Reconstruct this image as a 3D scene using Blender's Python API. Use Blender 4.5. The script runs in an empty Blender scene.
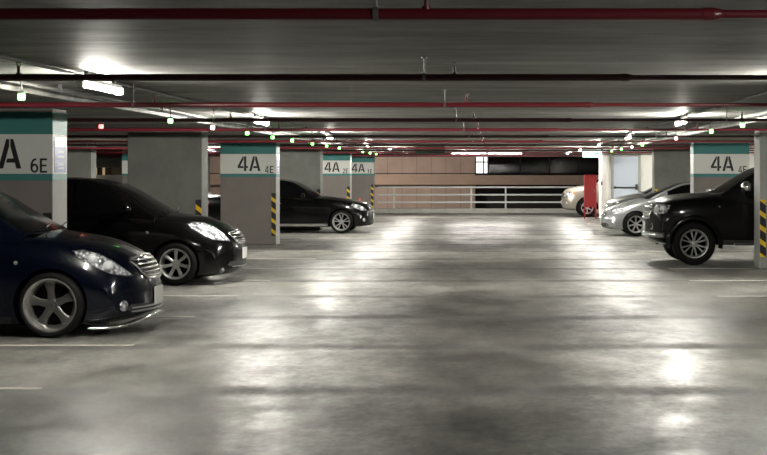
import bpy, bmesh, math, random
import numpy as np
from mathutils import Vector, Matrix
from mathutils.bvhtree import BVHTree
from mathutils.geometry import delaunay_2d_cdt
random.seed(7)
PI = math.pi
C = bpy.context.scene.collection
SC = bpy.context.scene
F, CX, CY, EYE = 1450.0, 497.0, 173.5, 1.64     # focal length in pixels, vanishing point, eye height

# ------------------------------------------------------------------ materials
def mat(name, col, rough=0.5, metal=0.0, coat=0.0, emit=None, estr=0.0, spec=0.5):
    m = bpy.data.materials.new(name); m.use_nodes = True
    b = m.node_tree.nodes['Principled BSDF']
    b.inputs['Base Color'].default_value = (*col, 1)
    b.inputs['Roughness'].default_value = rough
    b.inputs['Metallic'].default_value = metal
    b.inputs['Coat Weight'].default_value = coat
    b.inputs['Coat Roughness'].default_value = 0.08
    b.inputs['Specular IOR Level'].default_value = spec
    if emit:
        b.inputs['Emission Color'].default_value = (*emit, 1)
        b.inputs['Emission Strength'].default_value = estr
    return m

class NT:
    def __init__(s, m): s.t = m.node_tree; s.b = s.t.nodes['Principled BSDF']
    def n(s, kind, **kw):
        nd = s.t.nodes.new(kind)
        for k, v in kw.items():
            if k in nd.inputs: nd.inputs[k].default_value = v
            else: setattr(nd, k, v)
        return nd
    def l(s, a, b): s.t.links.new(a, b)
    def coord(s, scale=(1,1,1), loc=(0,0,0), rot=(0,0,0), kind='Object'):
        tc = s.n('ShaderNodeTexCoord'); mp = s.n('ShaderNodeMapping')
        mp.inputs['Scale'].default_value = scale; mp.inputs['Location'].default_value = loc; mp.inputs['Rotation'].default_value = rot
        s.l(tc.outputs[kind], mp.inputs['Vector']); return mp.outputs['Vector']
    def noise(s, vec, scale, detail=4, rough=0.55):
        nd = s.n('ShaderNodeTexNoise'); nd.inputs['Scale'].default_value = scale
        nd.inputs['Detail'].default_value = detail; nd.inputs['Roughness'].default_value = rough
        s.l(vec, nd.inputs['Vector']); return nd.outputs['Fac']
    def ramp(s, fac, stops):
        r = s.n('ShaderNodeValToRGB'); cr = r.color_ramp
        while len(cr.elements) < len(stops): cr.elements.new(0.5)
        for e, (p, c) in zip(cr.elements, stops):
            e.position = p; e.color = (*c, 1) if not isinstance(c, float) else (c, c, c, 1)
        s.l(fac, r.inputs['Fac']); return r.outputs['Color']
    def mul(s, a, b, fac=1.0, mode='MULTIPLY'):
        m = s.n('ShaderNodeMix'); m.data_type = 'RGBA'; m.blend_type = mode
        m.inputs['Factor'].default_value = fac
        s.l(a, m.inputs[6]); s.l(b, m.inputs[7]); return m.outputs[2]
    def math(s, op, a, b=None):
        m = s.n('ShaderNodeMath'); m.operation = op
        for i, v in enumerate((a, b)):
            if v is None: continue
            if isinstance(v, (int, float)): m.inputs[i].default_value = v
            else: s.l(v, m.inputs[i])
        return m.outputs[0]
    def bump(s, h, strength, dist=0.01):
        b = s.n('ShaderNodeBump'); b.inputs['Strength'].default_value = strength; b.inputs['Distance'].default_value = dist
        s.l(h, b.inputs['Height']); s.l(b.outputs['Normal'], s.b.inputs['Normal'])

def floor_material():
    m = mat('polished_concrete', (0.2,0.2,0.19), 0.35); t = NT(m)
    v = t.coord()
    big = t.noise(t.coord((0.8,0.5,1)), 0.9, 7, 0.64)
    fine = t.noise(t.coord((1.0,0.5,1)), 3.0, 6, 0.6); grain = t.noise(t.coord((1.0,0.6,1)), 17.0, 4, 0.6)
    pits = t.noise(v, 26.0, 3, 0.6)
    base = t.ramp(big, [(0.34,(0.07,0.068,0.06)),(0.5,(0.175,0.171,0.155)),(0.66,(0.285,0.28,0.257))])
    mott = t.ramp(fine, [(0.28,0.50),(0.5,0.97),(0.72,1.4)])
    c = t.mul(base, mott, 0.85)
    spk = t.ramp(pits, [(0.28,0.8),(0.42,1.0)])
    c = t.mul(c, spk, 0.2)
    c = t.mul(c, t.ramp(grain, [(0.3,0.6),(0.7,1.4)]), 0.8)
    # transverse slab joints every 2.8 m: dark worn bands across the aisle
    sep = t.n('ShaderNodeSeparateXYZ'); t.l(v, sep.inputs[0])
    wob = t.noise(t.coord((0.4,0.4,1)), 1.2, 5)
    yy = t.math('ADD', sep.outputs['Y'], t.math('MULTIPLY', wob, 0.5))
    ph = t.math('FRACT', t.math('DIVIDE', t.math('ADD', yy, -1.40 + 28.0), 2.8))
    d = t.math('ABSOLUTE', t.math('ADD', ph, -0.5))
    band = t.ramp(d, [(0.0,0.55),(0.04,0.62),(0.11,1.0)])
    c = t.mul(c, band, 0.85)
    t.l(c, t.b.inputs['Base Color'])
    rn = t.noise(t.coord((1.0,0.5,1), (7,3,0)), 2.4, 5, 0.58)
    rn2 = t.noise(t.coord((1.0,0.6,1), (3,9,0)), 7.0, 5, 0.6)
    r = t.math('ADD', t.math('MULTIPLY', t.math('ADD', rn, -0.5), 0.55), t.math('ADD', t.math('MULTIPLY', t.math('ADD', rn2, -0.5), 0.36), 0.395))
    r = t.math('ADD', r, t.math('MULTIPLY', t.math('SUBTRACT', 1.0, band), 0.45))   # joints are worn rough
    t.l(t.math('MAXIMUM', r, 0.295), t.b.inputs['Roughness'])
    h = t.noise(t.coord((1.0,0.7,1)), 4.5, 7, 0.62)
    t.bump(t.math('ADD', h, t.math('MULTIPLY', grain, 0.22)), 0.28, 0.02)
    t.b.inputs['Specular IOR Level'].default_value = 0.6
    return m

def ceiling_material():
    m = mat('board_marked_ceiling', (0.3,0.3,0.28), 0.6); t = NT(m)
    st = t.noise(t.coord((0.45,1.2,1)), 1.9, 8, 0.7)
    bl = t.noise(t.coord((0.4,0.6,1)), 0.9, 5, 0.6)
    c = t.ramp(st, [(0.34,(0.070,0.069,0.060)),(0.5,(0.165,0.162,0.145)),(0.66,(0.26,0.257,0.235))])
    c = t.mul(c, t.ramp(bl, [(0.32,0.5),(0.55,1.0)]), 0.8)
    sep = t.n('ShaderNodeSeparateXYZ'); t.l(t.coord(), sep.inputs[0])
    ph = t.math('FRACT', t.math('DIVIDE', t.math('ADD', sep.outputs['Y'], 28.0), 1.83))
    line = t.ramp(t.math('ABSOLUTE', t.math('ADD', ph, -0.5)), [(0.0,0.42),(0.016,0.55),(0.03,1.0)])
    c = t.mul(c, line, 0.8)
    t.l(c, t.b.inputs['Base Color'])
    t.bump(st, 0.25, 0.02)
    return m

def concrete(name, col, scale=3.0, var=0.22, rough=0.75):
    m = mat(name, col, rough); t = NT(m)
    a = t.noise(t.coord(), scale, 6, 0.62)
    lo = tuple(x*(1-var) for x in col); hi = tuple(min(1, x*(1+var)) for x in col)
    t.l(t.ramp(a, [(0.3, lo), (0.7, hi)]), t.b.inputs['Base Color'])
    t.bump(t.noise(t.coord(), scale*9, 4), 0.15, 0.006)
    return m

def hazard_material():
    m = mat('hazard_stripes', (0.02,0.02,0.02), 0.45); t = NT(m)
    sep = t.n('ShaderNodeSeparateXYZ'); t.l(t.coord(), sep.inputs[0])
    k = t.math('ADD', sep.outputs['Z'], t.math('MULTIPLY', sep.outputs['X'], 0.75))
    ph = t.math('FRACT', t.math('DIVIDE', t.math('ADD', k, 10.0), 0.245))
    r = t.n('ShaderNodeValToRGB'); r.color_ramp.interpolation = 'CONSTANT'
    r.color_ramp.elements[0].color = (0.012,0.012,0.014,1); r.color_ramp.elements[1].position = 0.64
    r.color_ramp.elements[1].color = (0.72,0.47,0.015,1)
    t.l(ph, r.inputs['Fac']); t.l(r.outputs['Color'], t.b.inputs['Base Color'])
    return m

def facade_material():
    m = mat('facade_panels', (0.5,0.33,0.27), 0.7); t = NT(m)
    sep = t.n('ShaderNodeSeparateXYZ'); t.l(t.coord(), sep.inputs[0])
    ph = t.math('FRACT', t.math('DIVIDE', t.math('ADD', sep.outputs['X'], 74.5), 0.745))
    ln = t.ramp(t.math('ABSOLUTE', t.math('ADD', ph, -0.5)), [(0.0,0.55),(0.02,0.6),(0.035,1.0)])
    n = t.ramp(t.noise(t.coord(), 1.2, 5), [(0.3,(0.36,0.29,0.262)),(0.7,(0.45,0.37,0.335))])
    t.l(t.mul(n, ln, 0.7), t.b.inputs['Base Color'])
    return m

def reflector_material():
    m = mat('headlight_reflector', (0.75,0.76,0.78), 0.22, 0.35, coat=1.0); t = NT(m)
    vo = t.n('ShaderNodeTexVoronoi'); vo.inputs['Scale'].default_value = 26.0
    t.l(t.coord(), vo.inputs['Vector'])
    c = t.ramp(vo.outputs['Distance'], [(0.05,(0.80,0.80,0.82)),(0.42,(0.45,0.46,0.49)),(0.75,(0.12,0.12,0.13))])
    t.l(c, t.b.inputs['Base Color']); t.bump(vo.outputs['Distance'], 0.8, 0.03)
    return m

M = {}
M['floor'] = floor_material(); M['ceiling'] = ceiling_material()
M['raw'] = concrete('raw_concrete', (0.150,0.153,0.137), 1.6)
M['taupe'] = concrete('taupe_paint', (0.185,0.166,0.152), 1.5, 0.10)
M['edgegrey'] = concrete('edge_grey_paint', (0.29,0.29,0.27), 1.5, 0.1)
M['lightgrey'] = concrete('light_grey_paint', (0.36,0.36,0.34), 1.5, 0.1)
M['corewhite'] = concrete('white_painted_concrete', (0.82,0.81,0.76), 1.5, 0.06)
M['kerb'] = concrete('kerb_concrete', (0.42,0.41,0.38), 3.0, 0.18)
M['teal'] = mat('teal_paint', (0.05,0.20,0.19), 0.5)
M['signwhite'] = mat('sign_white_paint', (0.64,0.645,0.605), 0.5)
M['ink'] = mat('stencil_black', (0.012,0.012,0.013), 0.5)
M['hazard'] = hazard_material(); M['facade'] = facade_material()
M['redpipe'] = mat('red_pipe_paint', (0.125,0.012,0.019), 0.35, coat=0.1)
M['shadepipe'] = mat('shaded_red_pipe_paint', (0.05,0.009,0.012), 0.4, coat=0.1)  # same red pipe, its back-lit shade put into the colour
M['steel'] = mat('galvanised_steel', (0.20,0.20,0.19), 0.5, 0.6)
M['darksteel'] = mat('dark_bracket', (0.06,0.06,0.06), 0.5, 0.3)
M['conduit'] = mat('conduit_grey', (0.055,0.055,0.052), 0.6)
M['whitemetal'] = mat('white_enamel', (0.75,0.75,0.72), 0.4)
M['tube'] = mat('fluorescent_tube', (0.9,0.9,0.9), 0.4, emit=(1.0,0.965,0.88), estr=1150.0)
M['midtube'] = mat('mid_fluorescent_tube', (0.9,0.9,0.9), 0.4, emit=(1.0,0.965,0.88), estr=760.0)  # strength lowered to keep the near bays dimmer than the far
M['dimtube'] = mat('dim_fluorescent_tube', (0.9,0.9,0.9), 0.4, emit=(1.0,0.95,0.9), estr=360.0)
M['greenled'] = mat('green_indicator_glow', (0.2,0.6,0.2), 0.4, emit=(0.20,1.0,0.16), estr=9.0)
M['redled'] = mat('red_indicator_glow', (0.6,0.1,0.1), 0.4, emit=(1.0,0.12,0.10), estr=7.0)
M['pinkled'] = mat('pale_indicator_glow', (0.6,0.5,0.5), 0.4, emit=(1.0,0.62,0.62), estr=7.0)
M['exitglow'] = mat('exit_sign_glow', (0.8,0.9,0.8), 0.4, emit=(0.85,1.0,0.86), estr=1.05)
M['exitgreen'] = mat('exit_sign_green', (0.1,0.5,0.15), 0.4, emit=(0.10,0.75,0.22), estr=0.8)
M['linepaint'] = concrete('worn_line_paint', (0.50,0.49,0.44), 5.0, 0.25, 0.5)
M['door'] = mat('pale_blue_door_paint', (0.56,0.62,0.70), 0.45)
M['cabinetred'] = mat('red_cabinet_paint', (0.42,0.012,0.018), 0.4, coat=0.2)
M['rail'] = mat('pale_rail_paint', (0.60,0.62,0.61), 0.4)
M['night'] = mat('night_glass', (0.006,0.006,0.007), 0.08)
M['darkwall'] = mat('dark_wall', (0.012,0.011,0.011), 0.7)
M['litwindow'] = mat('lit_window', (0.8,0.8,0.8), 0.4, emit=(1.0,0.98,0.94), estr=1.5)
M['poster'] = mat('blue_notice', (0.10,0.15,0.36), 0.35); M['posterwhite'] = mat('notice_white', (0.72,0.73,0.76), 0.3)
M['greensign'] = mat('green_direction_board', (0.012,0.09,0.05), 0.4)
M['orange'] = mat('traffic_cone_orange', (0.75,0.06,0.03), 0.45)
M['tyre'] = mat('tyre_rubber', (0.006,0.006,0.006), 0.75, spec=0.12)
M['well'] = mat('wheel_well_black', (0.002,0.002,0.002), 0.9, spec=0.0)
M['glass'] = mat('tinted_glass', (0.002,0.002,0.0022), 0.15, spec=0.18)
M['chrome'] = mat('chrome', (0.80,0.80,0.80), 0.14, 1.0)
M['rimsilver'] = mat('alloy_silver', (0.52,0.52,0.52), 0.28, 0.85)
M['lip'] = mat('polished_rim_lip', (0.68,0.67,0.65), 0.24, 0.92)
M['rimdark'] = mat('alloy_gunmetal', (0.13,0.125,0.12), 0.3, 0.7)
M['blackplastic'] = mat('black_plastic', (0.010,0.010,0.011), 0.5)
M['ledge'] = concrete('ledge_render', (0.42,0.325,0.275), 1.2, 0.1)
M['reflector'] = reflector_material()
M['lens'] = mat('projector_lens', (0.85,0.87,0.9), 0.05, 0.3, coat=1.0)
M['plate'] = mat('number_plate_white', (0.62,0.62,0.60), 0.4)
M['clear'] = mat('clear_lamp_lens', (0.16,0.15,0.13), 0.15, coat=0.8)
M['amber'] = mat('amber_lens', (0.65,0.20,0.03), 0.2, coat=0.6)
M['taillight'] = mat('red_lens', (0.35,0.01,0.01), 0.15, coat=0.8)
M['paint_navy'] = mat('navy_car_paint', (0.0006,0.0014,0.0055), 0.35, 0.0, coat=0.8, spec=0.05)
M['paint_black'] = mat('black_car_paint', (0.001,0.001,0.0011), 0.35, 0.0, coat=0.55, spec=0.04)
M['paint_suv'] = mat('charcoal_black_car_paint', (0.003,0.003,0.0032), 0.4, 0.0, coat=0.42, spec=0.06)
M['paint_silver'] = mat('silver_car_paint', (0.27,0.275,0.28), 0.32, 0.7, coat=1.0)
M['paint_pale'] = mat('pale_silver_car_paint', (0.36,0.36,0.355), 0.32, 0.5, coat=1.0)
M['paint_gold'] = mat('champagne_car_paint', (0.30,0.27,0.225), 0.32, 0.5, coat=1.0)

# ------------------------------------------------------------------ mesh helpers
def link(o, parent=None):
    C.objects.link(o)
    if parent is not None: o.parent = parent
    return o
def obj(name, bm, m, parent=None, smooth=None, loc=None):
    me = bpy.data.meshes.new(name)
    bmesh.ops.recalc_face_normals(bm, faces=bm.faces)
    bm.to_mesh(me); bm.free()
    for x in (m if isinstance(m, (list, tuple)) else [m]): me.materials.append(x)
    o = bpy.data.objects.new(name, me); link(o, parent)
    if loc: o.location = loc
    if smooth is not None: shade(me, smooth)
    return o
def shade(me, deg):
    me.polygons.foreach_set('use_smooth', [True]*len(me.polygons))
    me.set_sharp_from_angle(angle=math.radians(deg))
def thing(name, label, cat, loc=(0,0,0), rz=0, group=None):
    o = bpy.data.objects.new(name, None); o.empty_display_size = 0.2
    o.location = loc; o.rotation_euler = (0,0,rz); link(o)
    return tag(o, label, cat, group)
def tag(o, label, cat, group=None, kind=None):
    o['label'] = label; o['category'] = cat
    if group: o['group'] = group
    if kind: o['kind'] = kind
    return o
def struct(name, bm, m, label=None, cat=None, parent=None, smooth=None, loc=None):
    o = obj(name, bm, m, parent, smooth, loc)
    if parent is None:
        o['kind'] = 'structure'
        if label: o['label'] = label
        if cat: o['category'] = cat
    return o
def B(): return bmesh.new()
def box(bm, c, s, bevel=0.0, mi=0):
    r = bmesh.ops.create_cube(bm, size=1.0)
    vs = r['verts']
    for v in vs: v.co = Vector((c[0]+v.co.x*s[0], c[1]+v.co.y*s[1], c[2]+v.co.z*s[2]))
    es = list({e for v in vs for e in v.link_edges})
    fs = list({f for v in vs for f in v.link_faces})
    for f in fs: f.material_index = mi
    if bevel: bmesh.ops.bevel(bm, geom=es, offset=bevel, segments=2, affect='EDGES', profile=0.5)
    return bm
def bxx(bm, x0, x1, y0, y1, z0, z1, bevel=0.0, mi=0):
    return box(bm, ((x0+x1)/2,(y0+y1)/2,(z0+z1)/2), (abs(x1-x0),abs(y1-y0),abs(z1-z0)), bevel, mi)
def cyl(bm, p0, p1, r, seg=14, r2=None, mi=0):
    p0, p1 = Vector(p0), Vector(p1); d = p1-p0
    mtx = Matrix.Translation((p0+p1)/2) @ d.to_track_quat('Z','Y').to_matrix().to_4x4()
    res = bmesh.ops.create_cone(bm, cap_ends=True, segments=seg, radius1=r, radius2=r if r2 is None else r2, depth=d.length, matrix=mtx)
    for f in {f for v in res['verts'] for f in v.link_faces}: f.material_index = mi
    return bm
def lathe_y(bm, prof, seg=40, closed=True, c=(0,0,0), mi=0):
    """prof: (radius, y) list turned about the y axis"""
    rings = []
    for k in range(seg):
        a = 2*PI*k/seg
        rings.append([bm.verts.new((c[0]+r*math.cos(a), c[1]+y, c[2]+r*math.sin(a))) for r, y in prof])
    n = len(prof)
    for k in range(seg):
        A, Bq = rings[k], rings[(k+1) % seg]
        for i in range(n if closed else n-1):
            j = (i+1) % n
            f = bm.faces.new((A[i], A[j], Bq[j], Bq[i])); f.material_index = mi
    return bm
def tube(bm, pts, r, seg=8):
    pts = [Vector(p) for p in pts]; rings = []
    for i, p in enumerate(pts):
        d = (pts[min(i+1,len(pts)-1)]-pts[max(i-1,0)]).normalized()
        q = d.to_track_quat('Z','Y')
        rr = r[i] if isinstance(r, (list,tuple)) else r
        rings.append([bm.verts.new(p + q @ Vector((rr*math.cos(2*PI*k/seg), rr*math.sin(2*PI*k/seg), 0))) for k in range(seg)])
    for a, b in zip(rings, rings[1:]):
        for k in range(seg): bm.faces.new((a[k], a[(k+1)%seg], b[(k+1)%seg], b[k]))
    bm.faces.new(rings[0]); bm.faces.new(rings[-1][::-1]); return bm
def prism(bm, poly, y0, y1):
    """poly in (x,z), extruded between y0 and y1"""
    a = [bm.verts.new((x,y0,z)) for x,z in poly]; b = [bm.verts.new((x,y1,z)) for x,z in poly]
    bm.faces.new(a); bm.faces.new(b[::-1]); n = len(poly)
    for i in range(n): bm.faces.new((a[i], b[i], b[(i+1)%n], a[(i+1)%n]))
    return bm
def ball(bm, c, s, seg=16, ring=10):
    r = bmesh.ops.create_uvsphere(bm, u_segments=seg, v_segments=ring, radius=1.0)
    for v in r['verts']: v.co = Vector((c[0]+v.co.x*s[0], c[1]+v.co.y*s[1], c[2]+v.co.z*s[2]))
    return bm
def text_mesh(body, size, bold=0.0):
    cu = bpy.data.curves.new('lettering', 'FONT'); cu.body = body; cu.size = size; cu.extrude = 0.002; cu.offset = bold
    o = bpy.data.objects.new('lettering', cu); C.objects.link(o)
    dg = bpy.context.evaluated_depsgraph_get()
    me = bpy.data.meshes.new_from_object(o.evaluated_get(dg))
    bm = B(); bm.from_mesh(me); bpy.data.objects.remove(o); bpy.data.meshes.remove(me); return bm
def pchip(pts):
    xs = np.array([p[0] for p in pts], float); ys = np.array([p[1] for p in pts], float)
    h = np.diff(xs); d = np.diff(ys)/h; m = np.zeros(len(xs)); m[0] = d[0]; m[-1] = d[-1]
    for i in range(1, len(xs)-1):
        if d[i-1]*d[i] > 0:
            w1 = 2*h[i]+h[i-1]; w2 = h[i]+2*h[i-1]; m[i] = (w1+w2)/(w1/d[i-1]+w2/d[i])
    def f(x):
        if x <= xs[0]: return float(ys[0])
        if x >= xs[-1]: return float(ys[-1])
        i = int(np.searchsorted(xs, x)-1); t = (x-xs[i])/h[i]
        return float((2*t**3-3*t**2+1)*ys[i]+(t**3-2*t**2+t)*h[i]*m[i]+(-2*t**3+3*t**2)*ys[i+1]+(t**3-t**2)*h[i]*m[i+1])
    return f
def crspline(pts, n):
    P = np.array(pts, float); seg = len(P)-1
    d = np.concatenate([[0], np.cumsum(np.linalg.norm(np.diff(P,axis=0),axis=1)**0.5)])
    fy = [pchip(list(zip(d, P[:,k]))) for k in range(P.shape[1])]
    # parameter spaced evenly per control span, so landmarks keep their index
    out = []
    for i in range(seg):
        for j in range(n):
            t = d[i]+(d[i+1]-d[i])*j/n
            out.append([f(t) for f in fy])
    out.append(list(P[-1])); return out

# ------------------------------------------------------------------ cars
class Car:
    pass
def grid_mesh(bm, rings, close=True):
    V = [[bm.verts.new(p) for p in r] for r in rings]
    for a, b in zip(V, V[1:]):
        n = len(a)
        for k in range(n if close else n-1):
            bm.faces.new((a[k], a[(k+1)%n], b[(k+1)%n], b[k]))
    return V
def bm_to_bvh(me):
    return BVHTree.FromPolygons([v.co.copy() for v in me.vertices], [tuple(p.vertices) for p in me.polygons])

def patch(car, pts, mode, off=0.004, depth=0.02, res=14, target=None):
    """A shaped panel that follows the bodywork. mode 'view': outline seen along the sight line from the
    eye point; 'front': outline (y,z) seen from ahead; 'side+'/'side-': outline (s,z) seen from that side."""
    xs = [p[0] for p in pts]; ys = [p[1] for p in pts]
    st = max(max(xs)-min(xs), max(ys)-min(ys))/res
    verts = []
    n = len(pts)
    for i in range(n):
        a, b = pts[i], pts[(i+1)%n]; L = math.hypot(b[0]-a[0], b[1]-a[1]); k = max(1, int(L/st))
        for j in range(k): verts.append(Vector((a[0]+(b[0]-a[0])*j/k, a[1]+(b[1]-a[1])*j/k)))
    nb = len(verts)
    def inside(x, y):
        c = False
        for i in range(nb):
            a, b = verts[i], verts[i-1]
            if (a.y > y) != (b.y > y) and x < (b.x-a.x)*(y-a.y)/(b.y-a.y)+a.x: c = not c
        return c
    x = min(xs)+st/2
    while x < max(xs):
        y = min(ys)+st/2
        while y < max(ys):
            if inside(x, y) and min((v.x-x)**2+(v.y-y)**2 for v in verts[:nb]) > (0.4*st)**2: verts.append(Vector((x,y)))
            y += st
        x += st
    vo, eo, fo, *_ = delaunay_2d_cdt(verts, [(i,(i+1)%nb) for i in range(nb)], [], 1, 1e-6)
    tgt = target or car.bvh
    P = []
    for v in vo:
        if mode == 'view':
            o = car.to_local(Vector((0,0,EYE))); d = car.to_local_dir(Vector(((v.x-CX)/F, 1, -(v.y-CY)/F)).normalized())
        elif mode == 'front': o = Vector((car.L/2+2, v.x, v.y)); d = Vector((-1,0,0))
        elif mode == 'rear': o = Vector((-car.L/2-2, v.x, v.y)); d = Vector((1,0,0))
        elif mode == 'side+': o = Vector((car.L/2-v.x, 4, v.y)); d = Vector((0,-1,0))
        else: o = Vector((car.L/2-v.x, -4, v.y)); d = Vector((0,1,0))
        h, nrm, idx, dist = tgt.ray_cast(o, d)
        if h is None:
            for k in range(400):
                q = o+d*(0.0 if mode != 'view' else 0)  # nearest body point along the sight line
                break
            t0 = (Vector((0,0,0.6))-o).dot(d); h, nrm, idx, dist = tgt.find_nearest(o+d*t0)
        if nrm.dot(d) > 0: nrm = -nrm
        P.append((h+nrm*off, nrm))
    bm = B()
    V = [bm.verts.new(p) for p, _ in P]
    for f in fo:
        try: bm.faces.new([V[i] for i in f])
        except ValueError: pass
    be = [e for e in bm.edges if len(e.link_faces) == 1]
    if depth:
        low = {}
        for e in be:
            for v in e.verts:
                if v not in low:
                    i = V.index(v); low[v] = bm.verts.new(P[i][0]-P[i][1]*depth)
        for e in be:
            a, b = e.verts
            bm.faces.new((a, b, low[b], low[a]))
    car.last_frame = P
    return bm
def mirror_y(bm):
    c = bm.copy()
    for v in c.verts: v.co.y *= -1
    bmesh.ops.reverse_faces(c, faces=c.faces); return c

def make_wheel(car, sp, side, x, first):
    """tyre mesh named wheel, with rim and brake disc below it"""
    r = sp['tyre_r']; rr = sp['rim_r']; w = sp.get('tyre_w', 0.21)
    y0 = side*(sp['hw']-0.015)               # outer face of the tyre
    loc = (x, y0, r)
    s = side
    key = ('wheel', s)
    if key in car.wheels:
        src = car.wheels[key]
        o = src.copy(); link(o, car.root); o.location = loc
        for ch in list(src.children): c = ch.copy(); link(c, o)
        return o
    bm = B()
    prof = [(rr,-0.015),(rr+0.012,-0.004),(rr+0.4*(r-rr),0.0),(r-0.025,-0.008),(r-0.006,-0.025),(r,-0.05),(r,-w+0.05),(r-0.006,-w+0.025),(r-0.03,-w+0.005),(rr,-w+0.01)]
    lathe_y(bm, [(a, b*s) for a, b in prof], 48)
    o = obj('wheel', bm, M['tyre'], car.root, 40, loc)
    dish = sp.get('dish', 0.03); lw = sp.get('lip_w', 0.022)
    bm = B()
    lip = [(rr+0.006,-0.012),(rr+0.002,0.002),(rr-0.012,0.0),(rr-0.02,-0.012),(rr-lw-0.008,-0.02-dish),(rr-lw-0.014,-w*0.9),(rr-0.002,-w*0.9)]
    lathe_y(bm, [(a, b*s) for a, b in lip], 48)
    obj('rim_barrel', bm, M['lip' if sp.get('chrome_lip') else 'rimsilver'], o, 35)
    bm = B()
    n, kind = sp['spokes']
    yo = -0.012-dish
    hub = 0.062
    for k in range(n):
        a0 = 2*PI*k/n + PI/2 + sp.get('spoke_turn', 0)
        subs = [(0, sp['spoke_w'])] if kind == 'single' else [(-sp['pair_gap'], sp['spoke_w']), (sp['pair_gap'], sp['spoke_w'])]
        for da, sw in subs:
            ai = a0 + da*0.5; ao = a0 + da
            pin = Vector((math.cos(ai)*hub*0.8, 0, math.sin(ai)*hub*0.8)); pout = Vector((math.cos(ao)*(rr-lw), 0, math.sin(ao)*(rr-lw)))
            d = (pout-pin).normalized(); t = Vector((-d.z,0,d.x))
            wi, wo = sw*sp.get('spoke_in', 0.8), sw*sp.get('spoke_out', 1.15)
            mid = pin.lerp(pout, 0.5); wm = sw*sp.get('spoke_mid', 0.85)
            secs = [(pin, wi, yo-0.012), (mid, wm, yo-0.006), (pout, wo, yo)]
            rg = []
            for p, ww, y in secs:
                rg.append([p+t*ww/2+Vector((0,(y-0.008)*s,0)), p+t*ww*0.32+Vector((0,y*s,0)), p-t*ww*0.32+Vector((0,y*s,0)), p-t*ww/2+Vector((0,(y-0.008)*s,0)), p-t*ww/2+Vector((0,(y-0.04)*s,0)), p+t*ww/2+Vector((0,(y-0.04)*s,0))])
            V = grid_mesh(bm, rg); bm.faces.new(V[0]); bm.faces.new(V[-1][::-1])
    lathe_y(bm, [(0.0005,(yo-0.004)*s),(hub*0.75,(yo-0.006)*s),(hub,(yo-0.02)*s),(hub,(yo-0.05)*s),(0.0005,(yo-0.05)*s)], 24, False)
    obj('spokes', bm, M[sp.get('rim_mat','rimsilver')], o, 35)
    bm = B(); lathe_y(bm, [(0.0005,(yo+0.002)*s),(0.026,(yo)*s),(0.030,(yo-0.012)*s)], 20, False)
    obj('hub_cap', bm, M['darksteel'] if sp.get('chrome_lip') else M['rimsilver'], o, 35)
    bm = B(); lathe_y(bm, [(0.03,-0.105*s),(rr*0.72,-0.105*s),(rr*0.72,-0.13*s),(0.03,-0.13*s)], 32)
    lathe_y(bm, [(0.001,-0.15*s),(rr-0.03,-0.15*s),(rr-0.03,-0.16*s),(0.001,-0.16*s)], 32, True)
    obj('brake_disc', bm, M['well'], o, 35)
    car.wheels[key] = o
    return o

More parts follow.
